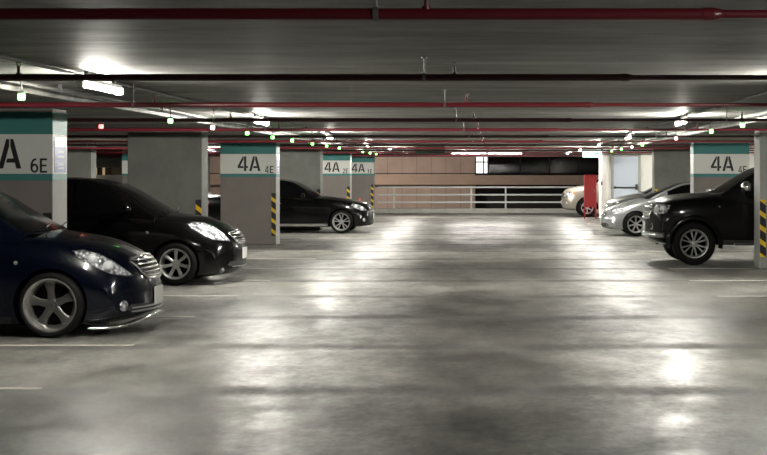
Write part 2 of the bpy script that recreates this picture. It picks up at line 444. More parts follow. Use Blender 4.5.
def build_car(name, label, cat, sp, nose_x, yc, facing, group=None):
    car = Car(); L, hw = sp['L'], sp['hw']; car.L = L; car.hw = hw; car.sp = sp; car.wheels = {}
    cx = nose_x - facing*L/2
    rz = 0 if facing > 0 else PI
    car.root = thing(name, label, cat, (cx, yc, 0), rz, group)
    car.near = -1 if facing > 0 else 1            # local y sign of the side towards the aisle's near end
    car.to_local = lambda p: Vector(((p.x-cx)*facing, (p.y-yc)*facing, p.z))
    car.to_local_dir = lambda d: Vector((d.x*facing, d.y*facing, d.z))
    zt, zs, zb = pchip(sp['zt']), pchip(sp['zs']), pchip(sp['zb'])
    wf = pchip(sp.get('plan', [(0,0.90),(0.25,0.955),(0.7,0.99),(1.2,1.0),(L-1.3,1.0),(L-0.5,0.975),(L-0.1,0.93),(L,0.88)]))
    Bf, Br = sp.get('bend', 0.36), sp.get('bend_rear', 0.22)
    def bend(s, y):
        k = min(1, abs(y)/hw)
        return s + Bf*k**2.4*max(0, 1-s/1.25)**1.3 - Br*k**2.6*max(0, 1-(L-s)/1.0)**1.3
    NP = 3
    def section(s):
        w = wf(s)*hw; b, sh, t = zb(s), zs(s), zt(s)
        sh = min(sh, t-0.004); H = max(0.05, sh-b)
        ctl = [(0,b),(0.55*w,b),(0.86*w,b+0.004*1),(0.945*w,b+min(0.05,0.12*H)),(0.975*w,b+0.2*H),(0.995*w,b+0.45*H),(1.0*w,b+0.64*H),(0.985*w,b+0.80*H),(0.955*w,b+0.91*H),(0.90*w,sh+0.10*(t-sh)),(0.80*w,sh+0.42*(t-sh)),(0.55*w,sh+0.75*(t-sh)),(0.28*w,sh+0.94*(t-sh)),(0,t)]
        return crspline(ctl, NP)
    def ring(s, scale=1.0, ds=0.0):
        h = section(s); zc = (h[0][1]+h[-1][1])/2
        full = [(y, z) for y, z in h] + [(-y, z) for y, z in h[-2:0:-1]]
        return [Vector((L/2-bend(s+ds, y*scale), y*scale, zc+(z-zc)*scale)) for y, z in full]
    st = [0,0.012,0.028,0.05,0.08,0.115,0.155,0.2,0.26,0.33,0.42] + list(np.linspace(0.5, L-0.42, 46)) + [L-0.33,L-0.25,L-0.17,L-0.10,L-0.05,L-0.02,L]
    rings = [ring(0, k, -0.012*(1-k)) for k in (0.12,0.3,0.5,0.7,0.86,0.96)] + [ring(s) for s in st] + [ring(L, k, 0.01*(1-k)) for k in (0.96,0.8,0.5,0.15)]
    bm = B(); V = grid_mesh(bm, rings); bm.faces.new(V[0]); bm.faces.new(V[-1][::-1])
    body = obj('body', bm, [sp['paint'], M['well']], car.root)
    # wheel arches
    xf, xr = L/2-sp['axle'], L/2-sp['axle']-sp['wb']
    ra = sp['tyre_r']+sp.get('arch_gap', 0.035)
    cb = B()
    for x in (xf, xr):
        for sd in (1,-1):
            cyl(cb, (x, sd*(hw-0.27), sp['tyre_r']+0.005), (x, sd*(hw+0.4), sp['tyre_r']+0.005), ra, 56, mi=1)
    cut = obj('arch_cutter', cb, [sp['paint'], M['well']], car.root)
    md = body.modifiers.new('arches', 'BOOLEAN'); md.operation = 'DIFFERENCE'; md.object = cut; md.solver = 'EXACT'
    bpy.context.view_layer.update()
    dg = bpy.context.evaluated_depsgraph_get()
    me = bpy.data.meshes.new_from_object(body.evaluated_get(dg)); old = body.data
    body.modifiers.clear(); body.data = me; me.name = 'body'; bpy.data.meshes.remove(old); bpy.data.objects.remove(cut)
    shade(me, 32); car.body = body; car.bvh = bm_to_bvh(me)
    # cabin
    cp = sp['cabin']; zr = pchip(cp); s0, s1 = cp[0][0], cp[-1][0]
    belt = pchip(sp['belt']); lean = sp.get('lean', 0.30); wbf = sp.get('cab_w', 0.93)
    sF, sR = sp['roof_s']                        # where windscreen meets roof, where roof meets rear glass
    NS = 64
    ss = [s0+(s1-s0)*i/NS for i in range(NS+1)]
    def csec(s):
        b = belt(s); z = max(zr(s), b+0.012); w = wf(s)*hw*wbf; H = z-b
        yy = lambda q: w-lean*H*q**1.25
        return crspline([(w+0.0,b-0.14),(w,b),(yy(0.4),b+0.4*H),(yy(0.76),b+0.76*H),(yy(0.9)-0.012,b+0.90*H),(yy(1.0)-0.075*min(1,H/0.3),b+0.965*H),(w*0.45,z-0.006),(0,z)], 4)
    def cb_(s, y):
        fr = sp.get('screen_bend',0.20)*max(0, 1-(s-s0)/(sF-s0+0.25))*(abs(y)/hw)**2
        re = 0.12*max(0, 1-(s1-s)/(s1-sR+0.2))*(abs(y)/hw)**2
        return s+fr-re
    rows = []
    for s in ss:
        h = csec(s); full = h + [[-y, z] for y, z in h[-2::-1]]
        rows.append([Vector((L/2-cb_(s, y), y, z)) for y, z in full])
    bm = B(); V = grid_mesh(bm, rows, False)
    bm.faces.new(V[0][::-1]); bm.faces.new(V[-1])
    for a, b in zip(V, V[1:]): bm.faces.new((a[0], b[0], b[-1], a[-1]))
    roof = obj('roof', bm, sp['paint'], car.root, 40); car.cab = bm_to_bvh(roof.data)
    nrow = len(rows[0]); half = nrow//2
    Rr = np.array([[list(p) for p in r] for r in rows])
    def nrm(i, k):
        a = Rr[min(i+1,NS)][k]-Rr[max(i-1,0)][k]; b = Rr[i][min(k+1,nrow-1)]-Rr[i][max(k-1,0)]
        n = np.cross(a, b); n = n/(np.linalg.norm(n)+1e-9); c = np.array([L/2-(s0+s1)/2, 0, 0.9])
        return n if np.dot(n, Rr[i][k]-c) > 0 else -n
    def glass(nm, i0, i1, k0, k1):
        bm = B(); g = [[bm.verts.new(Rr[i][k]+nrm(i,k)*0.005) for k in range(k0,k1+1)] for i in range(i0,i1+1)]
        for a, b in zip(g, g[1:]):
            for k in range(len(a)-1): bm.faces.new((a[k],a[k+1],b[k+1],b[k]))
        return obj(nm, bm, M['glass'], car.root, 60)
    idx = lambda s: int(round((s-s0)/(s1-s0)*NS))
    glass('windscreen', 1, idx(sF), 21, nrow-1-21)
    glass('rear_window', idx(sR), NS-2, 21, nrow-1-21)
    for sd in (0, 1):
        for a, b in sp['windows']:
            k0, k1 = 5, 15
            if sd: k0, k1 = nrow-1-15, nrow-1-5
            glass('side_window', idx(a), idx(b), k0, k1)
    # wheels
    for x in (xf, xr):
        for sd in (1,-1): make_wheel(car, sp, sd, x, False)
    # mirrors
    ms, mz = sp['mirror']; sc = sp.get('mirror_size', 1.0)
    for sd in (1,-1):
        bm = B(); yb = sd*(hw*0.93)
        ball(bm, (L/2-ms, yb+sd*0.11*sc, mz), (0.065*sc, 0.105*sc, 0.068*sc), 18, 12)
        for v in bm.verts: v.co.x = max(v.co.x, L/2-ms-0.03*sc)
        cyl(bm, (L/2-ms+0.0, yb-sd*0.05, mz-0.06*sc), (L/2-ms+0.005, yb+sd*0.07*sc, mz-0.03*sc), 0.024*sc, 10)
        mo = obj('side_mirror', bm, sp.get('mirror_mat', sp['paint']), car.root, 50)
        bm = B(); box(bm, (L/2-ms-0.032*sc, yb+sd*0.11*sc, mz), (0.004, 0.15*sc, 0.09*sc), 0.001); obj('mirror_glass', bm, M['chrome'], mo)
    # wipers and door handles
    bs = belt(s0+0.1)
    for y in (0.12,-0.45):
        bm = B(); zc = zr(s0+0.06)
        tube(bm, [(L/2-s0-0.02, y+0.02, zc+0.012), (L/2-s0-0.06, y+0.1, zc+0.03), (L/2-s0-0.1, y+0.38, zc+0.055)], 0.009, 6)
        obj('wiper', bm, M['blackplastic'], car.root, 50)
    for sd, md in ((1,'side+'),(-1,'side-')):
        for hs in sp['handles']:
            bm = patch(car, [(hs,belt(hs)-0.16),(hs+0.2,belt(hs)-0.15),(hs+0.2,belt(hs)-0.125),(hs,belt(hs)-0.135)], md, 0.028, 0.03, 6)
            obj('door_handle', bm, sp.get('handle_mat', sp['paint']), car.root, 50)
        # sill trim below the doors
        a, b = sp['axle']+ra+0.03, sp['axle']+sp['wb']-ra-0.03
        z0 = zb(a)
        bm = patch(car, [(a,z0+0.03),(b,z0+0.03),(b,z0+0.09),(a,z0+0.09)], md, 0.012, 0.03, 16)
        obj('sill_trim', bm, sp.get('sill_mat', M['blackplastic']), car.root, 50)
        tz = sp['zs'][-2][1]-0.12
        bm = patch(car, [(L-0.45,tz+0.02),(L-0.04,tz-0.02),(L-0.04,tz+0.12),(L-0.3,tz+0.13)], md, 0.006, 0.02, 8)
        obj('tail_light', bm, M['taillight'], car.root, 50)
    # axle beams under the body so the wheels are carried
    for x in (xf, xr):
        bm = B(); cyl(bm, (x, -hw+0.2, sp['tyre_r']), (x, hw-0.2, sp['tyre_r']), 0.035, 10)
        obj('axle', bm, M['well'], car.root)
    return car

def pair(car, nm, bm, m, sm=50, lab=None):
    mb = mirror_y(bm)
    a = obj(nm, bm, m, car.root, sm); b = obj(nm, mb, m, car.root, sm)
    if lab: a['label'] = lab; b['label'] = lab
    return a, b
def headlights(car, pts, mode='view', lamps=(), m=None, off=0.005):
    bm = patch(car, pts, mode, off, 0.03, 16)
    ms = mirror_y(bm)
    hs = [obj('headlight', bm, m or M['reflector'], car.root, 40), obj('headlight', ms, m or M['reflector'], car.root, 40)]
    # dark bezel just outside the reflector and lamp bowls inside it
    cx_ = sum(p[0] for p in pts)/len(pts); cy_ = sum(p[1] for p in pts)/len(pts)
    k = 1.07
    big = [(cx_+(x-cx_)*k, cy_+(y-cy_)*k*1.03) for x, y in pts]
    bb = patch(car, big, mode, off*0.4, 0.02, 14); mb = mirror_y(bb)
    obj('headlight_bezel', bb, M['blackplastic'], hs[0], 40); obj('headlight_bezel', mb, M['blackplastic'], hs[1], 40)
    for (px, py, r) in lamps:
        o = car.to_local(Vector((0,0,EYE))); d = car.to_local_dir(Vector(((px-CX)/F, 1, -(py-CY)/F)).normalized())
        h, n, i, dist = car.bvh.ray_cast(o, d)
        if h is None: continue
        b1 = B(); ball(b1, (h.x+n.x*off, h.y+n.y*off, h.z+n.z*off), (r, r, r), 18, 12)
        b2 = mirror_y(b1)
        obj('headlight_lens', b1, M['lens'], hs[0], 60); obj('headlight_lens', b2, M['lens'], hs[1], 60)
    return hs
def grille(car, pts, bars, frame_mat, bar_mat, bar_r=0.012, back=None, top=None):
    """pts: outline (y,z) seen from the front; bars: list of (z, half_y)"""
    bm = patch(car, pts, 'front', 0.004, 0.02, 14)
    g = obj('grille', bm, back or M['blackplastic'], car.root, 40)
    def on(y, z, off):
        h, n, i, d = car.bvh.ray_cast(Vector((car.L/2+2, y, z)), Vector((-1,0,0)))
        if h is None: return Vector((car.L/2-0.1, y, z))
        return h + n*off
    for z, hy in bars:
        b = B(); tube(b, [on(-hy+2*hy*k/12, z, 0.012) for k in range(13)], bar_r, 8)
        o = obj('grille_bar', b, bar_mat, g, 50)
    if frame_mat:
        b = B(); P = []
        n = len(pts)
        for i in range(n):
            a, c = pts[i], pts[(i+1)%n]
            for k in range(4): P.append(on(a[0]+(c[0]-a[0])*k/4, a[1]+(c[1]-a[1])*k/4, 0.01))
        P.append(P[0]); tube(b, P, bar_r*1.1, 8); obj('grille_surround', b, frame_mat, g, 50)
    return g
def number_plate(car, z, w=0.34, h=0.15, tilt=0.0, frame=True):
    hh, n, i, d = car.bvh.ray_cast(Vector((car.L/2+2, 0.0, z)), Vector((-1,0,0)))
    x = hh.x+0.008
    bm = B(); box(bm, (x, 0, z), (0.012, w, h), 0.003); p = obj('number_plate', bm, M['plate'], car.root)
    return p
def sym(pts): return pts + [(-y, z) for y, z in reversed(pts)]

# --- shape tables -------------------------------------------------
def mpv(**kw):
    L = 4.55
    d = dict(L=L, hw=0.86, wb=2.7, axle=0.92, tyre_r=0.318, rim_r=0.262, paint=M['paint_black'],
        zt=[(0,0.50),(0.02,0.60),(0.06,0.70),(0.10,0.755),(0.16,0.80),(0.3,0.88),(0.53,0.965),(0.8,1.02),(1.1,1.055),(1.5,1.0),(2.6,0.98),(L-0.4,1.0),(L-0.1,0.95),(L,0.75)],
        zs=[(0,0.44),(0.06,0.60),(0.16,0.69),(0.3,0.76),(0.55,0.85),(0.9,0.915),(1.3,0.945),(2.5,0.97),(L-0.3,0.98),(L-0.1,0.9),(L,0.7)],
        zb=[(0,0.245),(0.02,0.205),(0.06,0.175),(0.15,0.15),(0.4,0.12),(1.2,0.12),(2,0.13),(L-0.5,0.18),(L-0.1,0.26),(L,0.38)],
        belt=[(0,0.93),(1.0,0.945),(2.5,0.985),(L,1.03)],
        cabin=[(1.0,1.03),(1.09,1.07),(1.36,1.21),(1.7,1.405),(1.96,1.505),(2.25,1.56),(2.75,1.587),(3.4,1.56),(3.95,1.48),(4.2,1.32),(4.42,1.06)],
        roof_s=(1.93,4.0), windows=[(1.42,2.32),(2.40,3.2),(3.3,3.95)], mirror=(1.55,1.13), handles=(2.15,3.05))
    d.update(kw); return d
def sedan(**kw):
    L = kw.get('L', 4.6)
    d = dict(L=L, hw=0.88, wb=2.75, axle=0.82, tyre_r=0.316, rim_r=0.235, paint=M['paint_black'],
        zt=[(0,0.50),(0.02,0.61),(0.06,0.71),(0.10,0.765),(0.17,0.812),(0.3,0.86),(0.6,0.92),(1.0,0.975),(1.47,1.02),(1.9,0.96),(3.4,0.96),(3.9,1.05),(L-0.2,1.03),(L-0.05,0.94),(L,0.75)],
        zs=[(0,0.44),(0.06,0.60),(0.17,0.70),(0.3,0.75),(0.6,0.83),(1.0,0.88),(1.5,0.91),(2.5,0.94),(L-0.3,0.95),(L-0.1,0.88),(L,0.7)],
        zb=[(0,0.27),(0.02,0.23),(0.06,0.205),(0.15,0.185),(0.4,0.17),(2,0.17),(L-0.5,0.2),(L-0.1,0.26),(L,0.38)],
        belt=[(0,0.92),(1.4,0.935),(2.5,0.965),(L,1.0)],
        cabin=[(1.42,1.0),(1.53,1.05),(1.76,1.2),(2.07,1.374),(2.33,1.455),(2.7,1.48),(3.2,1.44),(3.65,1.27),(4.02,1.07)],
        roof_s=(2.2,3.25), windows=[(1.78,2.6),(2.67,3.5)], mirror=(1.86,1.03), handles=(2.45,3.25))
    d.update(kw); return d
def suv(**kw):
    L = 4.7
    d = dict(L=L, hw=0.9, wb=2.8, axle=0.83, tyre_r=0.385, rim_r=0.252, tyre_w=0.25, arch_gap=0.06, paint=M['paint_suv'], bend=0.30,
        zt=[(0,0.93),(0.02,1.02),(0.06,1.09),(0.12,1.14),(0.2,1.18),(0.32,1.225),(0.6,1.262),(1.0,1.29),(1.25,1.30),(1.7,1.2),(3.5,1.2),(L-0.2,1.2),(L-0.05,1.12),(L,0.95)],
        zs=[(0,0.84),(0.06,0.98),(0.2,1.08),(0.4,1.13),(0.8,1.16),(1.3,1.175),(3,1.19),(L-0.2,1.18),(L-0.05,1.05),(L,0.9)],
        zb=[(0,0.54),(0.03,0.46),(0.1,0.40),(0.25,0.36),(0.6,0.36),(2.5,0.36),(L-0.5,0.38),(L-0.1,0.45),(L,0.55)],
        belt=[(0,1.14),(1.2,1.155),(2.5,1.18),(L,1.2)],
        cabin=[(1.13,1.27),(1.23,1.32),(1.5,1.475),(1.74,1.61),(2.03,1.745),(2.35,1.81),(3.3,1.83),(4.2,1.78),(4.45,1.6),(4.62,1.25)],
        roof_s=(2.05,4.3), windows=[(1.62,2.45),(2.53,3.35),(3.45,4.2)], mirror=(1.70,1.40), mirror_size=1.55, handles=(2.3,3.2), lean=0.26)
    d.update(kw); return d

def front_light(car, px, py, r, nm='fog_lamp', m=None, flat=0.4):
    o = car.to_local(Vector((0,0,EYE))); d = car.to_local_dir(Vector(((px-CX)/F, 1, -(py-CY)/F)).normalized())
    h, n, i, dist = car.bvh.ray_cast(o, d)
    if h is None: return
    bm = B(); q = n.to_track_quat('Z','Y')
    ball(bm, (0,0,0), (r, r, r*flat), 18, 10)
    for v in bm.verts: v.co = q @ v.co + h
    return pair(car, nm, bm, m or M['reflector'], 50)

# ===== navy car, front left =====
c1 = build_car('parked_car', 'dark navy car with deep dish chrome wheel, nearest on the left', 'car',
    mpv(paint=M['paint_navy'], axle=0.87, tyre_r=0.328, lip_w=0.05, rim_r=0.266, dish=0.055, chrome_lip=True, spokes=(5,'single'), spoke_w=0.085, spoke_in=0.95, spoke_mid=0.78, spoke_out=1.25, rim_mat='rimdark', spoke_turn=0.1,
        handle_mat=M['paint_navy']), -3.575, 15.25, 1)
headlights(c1, [(74,251.8),(84,250.6),(98.7,254.2),(110.8,260.2),(120.4,266.3),(132,274.8),(125.3,275.2),(110.8,273.5),(98.7,268.7),(84.2,261.4),(77,256.6)], lamps=[(92,258.5,0.05),(108,266,0.055)])
grille(c1, sym([(0.05,0.785),(0.40,0.765),(0.44,0.74),(0.36,0.62),(0.28,0.565),(0.0,0.55)]), [(0.745,0.40),(0.705,0.385),(0.665,0.365),(0.625,0.335),(0.588,0.29)], M['chrome'], M['chrome'], 0.0125)
number_plate(c1, 0.375, 0.34, 0.175)
front_light(c1, 124, 306, 0.055)
bm = patch(c1, sym([(0.0,0.30),(0.56,0.315),(0.62,0.27),(0.5,0.225),(0.0,0.215)]), 'front', 0.004, 0.02, 20)
gl = obj('lower_intake', bm, M['blackplastic'], c1.root, 40)
for z in (0.28, 0.245):
    b = B(); P = []
    for k in range(17):
        y = -0.56+1.12*k/16; h, n, i, d = c1.bvh.ray_cast(Vector((5,y,z)), Vector((-1,0,0))); P.append(h+n*0.01)
    tube(b, P, 0.009, 6); obj('intake_bar', b, M['rimsilver'], gl, 50)
# bright splitter lip along the bumper's lower edge
b = B(); P = []
for k in range(41):
    t = -1+2*k/40; y = t*0.80
    h, n, i, d = c1.bvh.ray_cast(Vector((5,y,0.225)), Vector((-1,0,0)))
    if h is None or h.x < c1.L/2-0.52: continue
    P.append(Vector((h.x+0.014, h.y, 0.19-0.095*min(1, abs(t)/0.95)**1.6)))
tube(b, P, [0.014+0.013*math.sin(PI*k/(len(P)-1)) for k in range(len(P))], 8)
o = obj('front_lip', b, M['chrome'], c1.root, 50); o['label'] = 'bright metal front lip'
front_light(c1, 15.5, 263, 0.022, 'side_indicator', M['clear'], 0.4)

# ===== black car, second on the left =====
c2 = build_car('parked_car', 'black car with silver wheels between the 4A 6E pillar and plain pillar', 'car',
    mpv(zt=[(0,0.52),(0.02,0.63),(0.06,0.72),(0.10,0.765),(0.14,0.79),(0.34,0.90),(0.67,1.0),(0.9,1.03),(1.17,1.055),(1.5,1.0),(2.6,0.98),(4.15,1.0),(4.45,0.95),(4.55,0.75)],
        axle=0.86, rim_r=0.222, dish=0.02, spokes=(7,'single'), spoke_w=0.05, spoke_in=0.9, spoke_mid=0.85, spoke_out=1.2, handle_mat=M['paint_black']), -3.84, 22.0, 1)
headlights(c2, [(188,224.5),(194,222.6),(204,223.2),(215,227.5),(224,234),(229.5,240.6),(222,240),(212,238.8),(202,234),(192,228.5)], lamps=[(200,228,0.05),(213,233,0.055)])
grille(c2, sym([(0.05,0.775),(0.40,0.755),(0.42,0.73),(0.34,0.63),(0.28,0.60),(0.0,0.59)]), [(0.73,0.39),(0.69,0.37),(0.65,0.345),(0.615,0.30)], M['chrome'], M['chrome'], 0.011)
number_plate(c2, 0.445, 0.34, 0.165)
bm = patch(c2, sym([(0.0,0.33),(0.52,0.34),(0.58,0.29),(0.45,0.25),(0.0,0.24)]), 'front', 0.004, 0.02, 20)
gl = obj('lower_intake', bm, M['blackplastic'], c2.root, 40)
b = B(); P = []
for k in range(17):
    y = -0.5+1.0*k/16; h, n, i, d = c2.bvh.ray_cast(Vector((5,y,0.265)), Vector((-1,0,0))); P.append(h+n*0.01)
tube(b, P, 0.012, 6); obj('intake_bar', b, M['chrome'], gl, 50)
front_light(c2, 222, 270.5, 0.045)
front_light(c2, 147, 232.6, 0.022, 'side_indicator', M['clear'], 0.4)

# ===== black saloon, third on the left =====
c3 = build_car('parked_car', 'black saloon with bright multi-spoke wheel behind the 4A 4E pillar', 'car',
    sedan(L=4.88, wb=2.87, axle=0.81, dish=0.012, rim_r=0.240, spokes=(5,'double'), spoke_w=0.034, pair_gap=0.24, sill_mat=M['rimsilver'], handle_mat=M['chrome']), -3.46, 40.6, 1)
headlights(c3, [(350.2,205.5),(353,204),(358,204.6),(363,206.8),(366.6,210.2),(362,210.6),(356,208.4)], lamps=[(355.5,206.2,0.05),(361.5,208.4,0.055)])
grille(c3, sym([(0.0,0.79),(0.30,0.785),(0.36,0.74),(0.32,0.60),(0.0,0.585)]), [(0.74,0.34),(0.695,0.33),(0.65,0.32)], M['chrome'], M['chrome'], 0.013)
number_plate(c3, 0.45)
front_light(c3, 364, 219.8, 0.05)

# ===== black SUV, right =====
s1 = build_car('off_road_car', 'charcoal black off-road car with twelve-spoke wheel, nearest on the right', 'car',
    suv(axle=0.79, spokes=(6,'double'), spoke_w=0.03, pair_gap=0.22, dish=0.02, mirror_mat=M['chrome'], sill_mat=M['rimdark']), 2.73, 26.75, -1)
headlights(s1, [(651.4,206.8),(657.7,204),(670.4,205.3),(668.5,209.5),(665.3,213.1),(656.5,214.4),(652.5,211.5)], lamps=[(657,209.3,0.06),(664,208.6,0.05)])
grille(s1, sym([(0.0,1.085),(0.46,1.07),(0.50,1.0),(0.42,0.84),(0.0,0.82)]), [(1.03,0.46),(0.96,0.46),(0.89,0.43)], M['chrome'], M['chrome'], 0.016)
number_plate(s1, 0.68)
front_light(s1, 651.6, 226.3, 0.062, 'fog_lamp', M['chrome'], 0.3)
front_light(s1, 651.6, 226.3, 0.045, 'fog_lens', M['glass'], 0.6)
b = B(); P = []
for k in range(31):
    y = -0.86+1.72*k/30; h, n, i, d = s1.bvh.ray_cast(Vector((5,y,0.535)), Vector((-1,0,0)))
    if h is not None and h.x > s1.L/2-0.36: P.append(h+Vector((0.012,0,0)))
tube(b, P, 0.045, 8); o = obj('bumper_guard', b, M['rimsilver'], s1.root, 50); o['label'] = 'silver lower bumper guard'
for sd in (1,-1):
    for ax in (s1.sp['axle'], s1.sp['axle']+s1.sp['wb']):
        b = B(); rg = []
        xw = s1.L/2-ax; r = 0.385+0.06
        for k in range(25):
            a = PI*(-0.06+1.12*k/24)
            rg.append([Vector((xw+(r+dr)*math.cos(a), sd*(0.9+dy), 0.39+(r+dr)*math.sin(a))) for dr, dy in ((-0.012,-0.06),(-0.012,0.022),(0.03,0.026),(0.062,-0.005),(0.05,-0.08))])
        V = grid_mesh(b, rg); b.faces.new(V[0]); b.faces.new(V[-1][::-1])
        obj('wheel_arch_flare', b, M['paint_suv'], s1.root, 50)
    b = B(); bxx(b, s1.L/2-1.5, s1.L/2-3.0, sd*0.86, sd*0.98, 0.36, 0.40, 0.01)
    o = obj('side_step', b, M['rimdark'], s1.root)
front_light(s1, 719.5, 206.5, 0.02, 'side_indicator', M['clear'], 0.4)

# ===== silver saloon, right =====
c4 = build_car('parked_car', 'silver saloon whose nose shows past the charcoal off-road car', 'car',
    sedan(L=4.5, paint=M['paint_silver'], axle=0.84, wb=2.7, rim_r=0.222, spokes=(7,'single'), spoke_w=0.045, bend=0.40,
        zt=[(0,0.46),(0.02,0.54),(0.06,0.61),(0.15,0.69),(0.3,0.765),(0.55,0.86),(0.8,0.93),(1.12,1.0),(1.5,0.96),(3.2,0.96),(3.8,1.05),(4.3,1.03),(4.45,0.94),(4.5,0.75)],
        zs=[(0,0.42),(0.06,0.54),(0.17,0.62),(0.3,0.69),(0.6,0.79),(1.0,0.87),(1.5,0.91),(2.5,0.94),(4.2,0.95),(4.4,0.88),(4.5,0.7)],
        zb=[(0,0.27),(0.02,0.23),(0.06,0.205),(0.15,0.185),(0.4,0.17),(2,0.17),(4.0,0.2),(4.4,0.26),(4.5,0.38)],
        cabin=[(1.02,0.95),(1.12,1.0),(1.64,1.228),(2.12,1.395),(2.6,1.44),(3.1,1.41),(3.6,1.24),(4.0,1.05)], roof_s=(2.1,3.15), windows=[(1.6,2.5),(2.57,3.4)], mirror=(1.62,1.0), handles=(2.4,3.2), handle_mat=M['paint_silver']), 2.78, 38.6, -1)
headlights(c4, [(611.5,210.2),(617,208.6),(625,207.8),(622,211.5),(616,214.6),(612,213.6)], lamps=[(615,211.5,0.05)])
grille(c4, sym([(0.0,0.60),(0.36,0.61),(0.42,0.55),(0.34,0.49),(0.0,0.48)]), [(0.555,0.38),(0.515,0.35)], None, M['chrome'], 0.014)
number_plate(c4, 0.38)
bm = patch(c4, sym([(0.0,0.33),(0.50,0.34),(0.6,0.27),(0.4,0.235),(0.0,0.23)]), 'front', 0.004, 0.02, 16)
obj('lower_intake', bm, M['blackplastic'], c4.root, 40)
front_light(c4, 612.5, 223.5, 0.05)

# ===== pale car behind it =====
c5 = build_car('parked_car', 'pale silver car half hidden behind the silver saloon, beside the blue door', 'car',
    sedan(L=4.4, paint=M['paint_pale'], axle=0.85, wb=2.6, rim_r=0.215, spokes=(5,'single'), spoke_w=0.06,
        zt=[(0,0.52),(0.02,0.63),(0.06,0.74),(0.12,0.81),(0.2,0.86),(0.4,0.93),(0.76,1.0),(1.1,1.05),(1.5,0.98),(3.2,0.96),(3.8,1.05),(4.2,1.03),(4.35,0.94),(4.4,0.75)],
        cabin=[(1.05,1.01),(1.15,1.06),(1.6,1.28),(2.0,1.44),(2.5,1.49),(3.0,1.46),(3.6,1.24),(3.95,1.06)], roof_s=(2.0,3.1), windows=[(1.5,2.4),(2.47,3.3)], mirror=(1.58,1.06), handles=(2.3,3.1), handle_mat=M['paint_pale'],
        zs=[(0,0.44),(0.06,0.60),(0.17,0.72),(0.3,0.78),(0.6,0.86),(1.0,0.9),(1.5,0.92),(2.5,0.94),(4.1,0.95),(4.3,0.88),(4.4,0.7)],
        zb=[(0,0.27),(0.02,0.23),(0.06,0.205),(0.15,0.185),(0.4,0.17),(2,0.17),(3.9,0.2),(4.3,0.26),(4.4,0.38)]), 3.27, 44.2, -1)
headlights(c5, [(612,202.6),(616,200.5),(622.5,200),(620,203),(615,205.2)], lamps=[])
grille(c5, sym([(0.0,0.72),(0.36,0.71),(0.40,0.66),(0.3,0.58),(0.0,0.57)]), [(0.67,0.37),(0.62,0.33)], M['chrome'], M['chrome'], 0.014)
number_plate(c5, 0.45)

# ===== champagne SUV at the far end =====
s2 = build_car('off_road_car', 'champagne coloured off-road car parked behind the red cabinet', 'car',
    suv(paint=M['paint_gold'], axle=0.92, tyre_r=0.36, rim_r=0.225, spokes=(6,'single'), spoke_w=0.05, bend=0.42,
        zt=[(0,0.70),(0.02,0.83),(0.06,0.93),(0.13,1.02),(0.25,1.09),(0.5,1.15),(0.8,1.195),(1.25,1.22),(1.7,1.15),(3.5,1.15),(4.5,1.15),(4.65,1.08),(4.7,0.9)],
        zs=[(0,0.62),(0.06,0.80),(0.2,0.94),(0.4,1.02),(0.8,1.08),(1.3,1.10),(3,1.12),(4.5,1.12),(4.65,1.0),(4.7,0.85)],
        zb=[(0,0.46),(0.03,0.36),(0.1,0.30),(0.25,0.27),(0.6,0.28),(2.5,0.3),(4.2,0.32),(4.6,0.4),(4.7,0.5)]), 2.46, 55.15, -1)
headlights(s2, [(563.5,195.6),(566.5,192.8),(573,191.4),(574.2,193.4),(569,196.6),(564.5,197.6)], lamps=[(568,194.5,0.06)])
grille(s2, sym([(0.0,0.90),(0.40,0.89),(0.44,0.83),(0.34,0.72),(0.0,0.71)]), [(0.85,0.4),(0.79,0.38)], M['chrome'], M['chrome'], 0.018)
number_plate(s2, 0.55)
front_light(s2, 566.5, 203.8, 0.07)
front_light(s2, 574, 192.6, 0.05, 'front_indicator', M['amber'], 0.4)

# ===== silver car in the far left row =====
c6 = build_car('parked_car', 'silver car in the far left row, its roof showing over the black car', 'car',
    sedan(L=4.4, paint=M['paint_pale'], axle=0.85, wb=2.6, rim_r=0.215, spokes=(5,'single'), spoke_w=0.06,
        zt=c5.sp['zt'], zs=c5.sp['zs'], zb=c5.sp['zb'], cabin=c5.sp['cabin'], roof_s=(2.0,3.1), windows=[(1.5,2.4),(2.47,3.3)], mirror=(1.58,1.06), handles=(2.3,3.1), handle_mat=M['paint_pale']), -13.35, 46.0, -1)
bm = patch(c6, [(0.74,0.76),(0.60,0.85),(0.45,0.86),(0.5,0.72)], 'front', 0.005, 0.02, 8); pair(c6, 'headlight', bm, M['reflector'])

# ------------------------------------------------------------------ shell
X0, X1, Y0, Y1, CE, SOF = -26.0, 13.0, -5.0, 60.0, 2.49, 2.385
bm = B(); bxx(bm, X0, X1, Y0, Y1+0.6, -0.3, 0.0); struct('floor', bm, M['floor'], 'polished grey concrete car park floor', 'floor')
bm = B(); bxx(bm, X0, X1, Y0, Y1+0.3, CE, CE+0.35); struct('ceiling', bm, M['ceiling'], 'bare concrete ceiling slab', 'ceiling')
bm = B(); bxx(bm, X0-0.3, X0, Y0, Y1, 0, CE); struct('wall_left', bm, M['raw'])
bm = B(); bxx(bm, X1, X1+0.3, Y0, Y1, 0, CE); struct('wall_right', bm, M['raw'])
bm = B(); bxx(bm, X0, X1, Y0-0.3, Y0, 0, CE); struct('wall_back', bm, M['raw'])
bm = B(); bxx(bm, X0, X1, 60.0, 60.3, 2.33, CE); struct('trim_1', bm, M['raw'])
bm = B(); bxx(bm, -15.0, X1, 60.0, 60.4, 0, 0.19, 0.015); struct('trim_2', bm, M['kerb'], 'low concrete kerb below the rail', 'kerb')
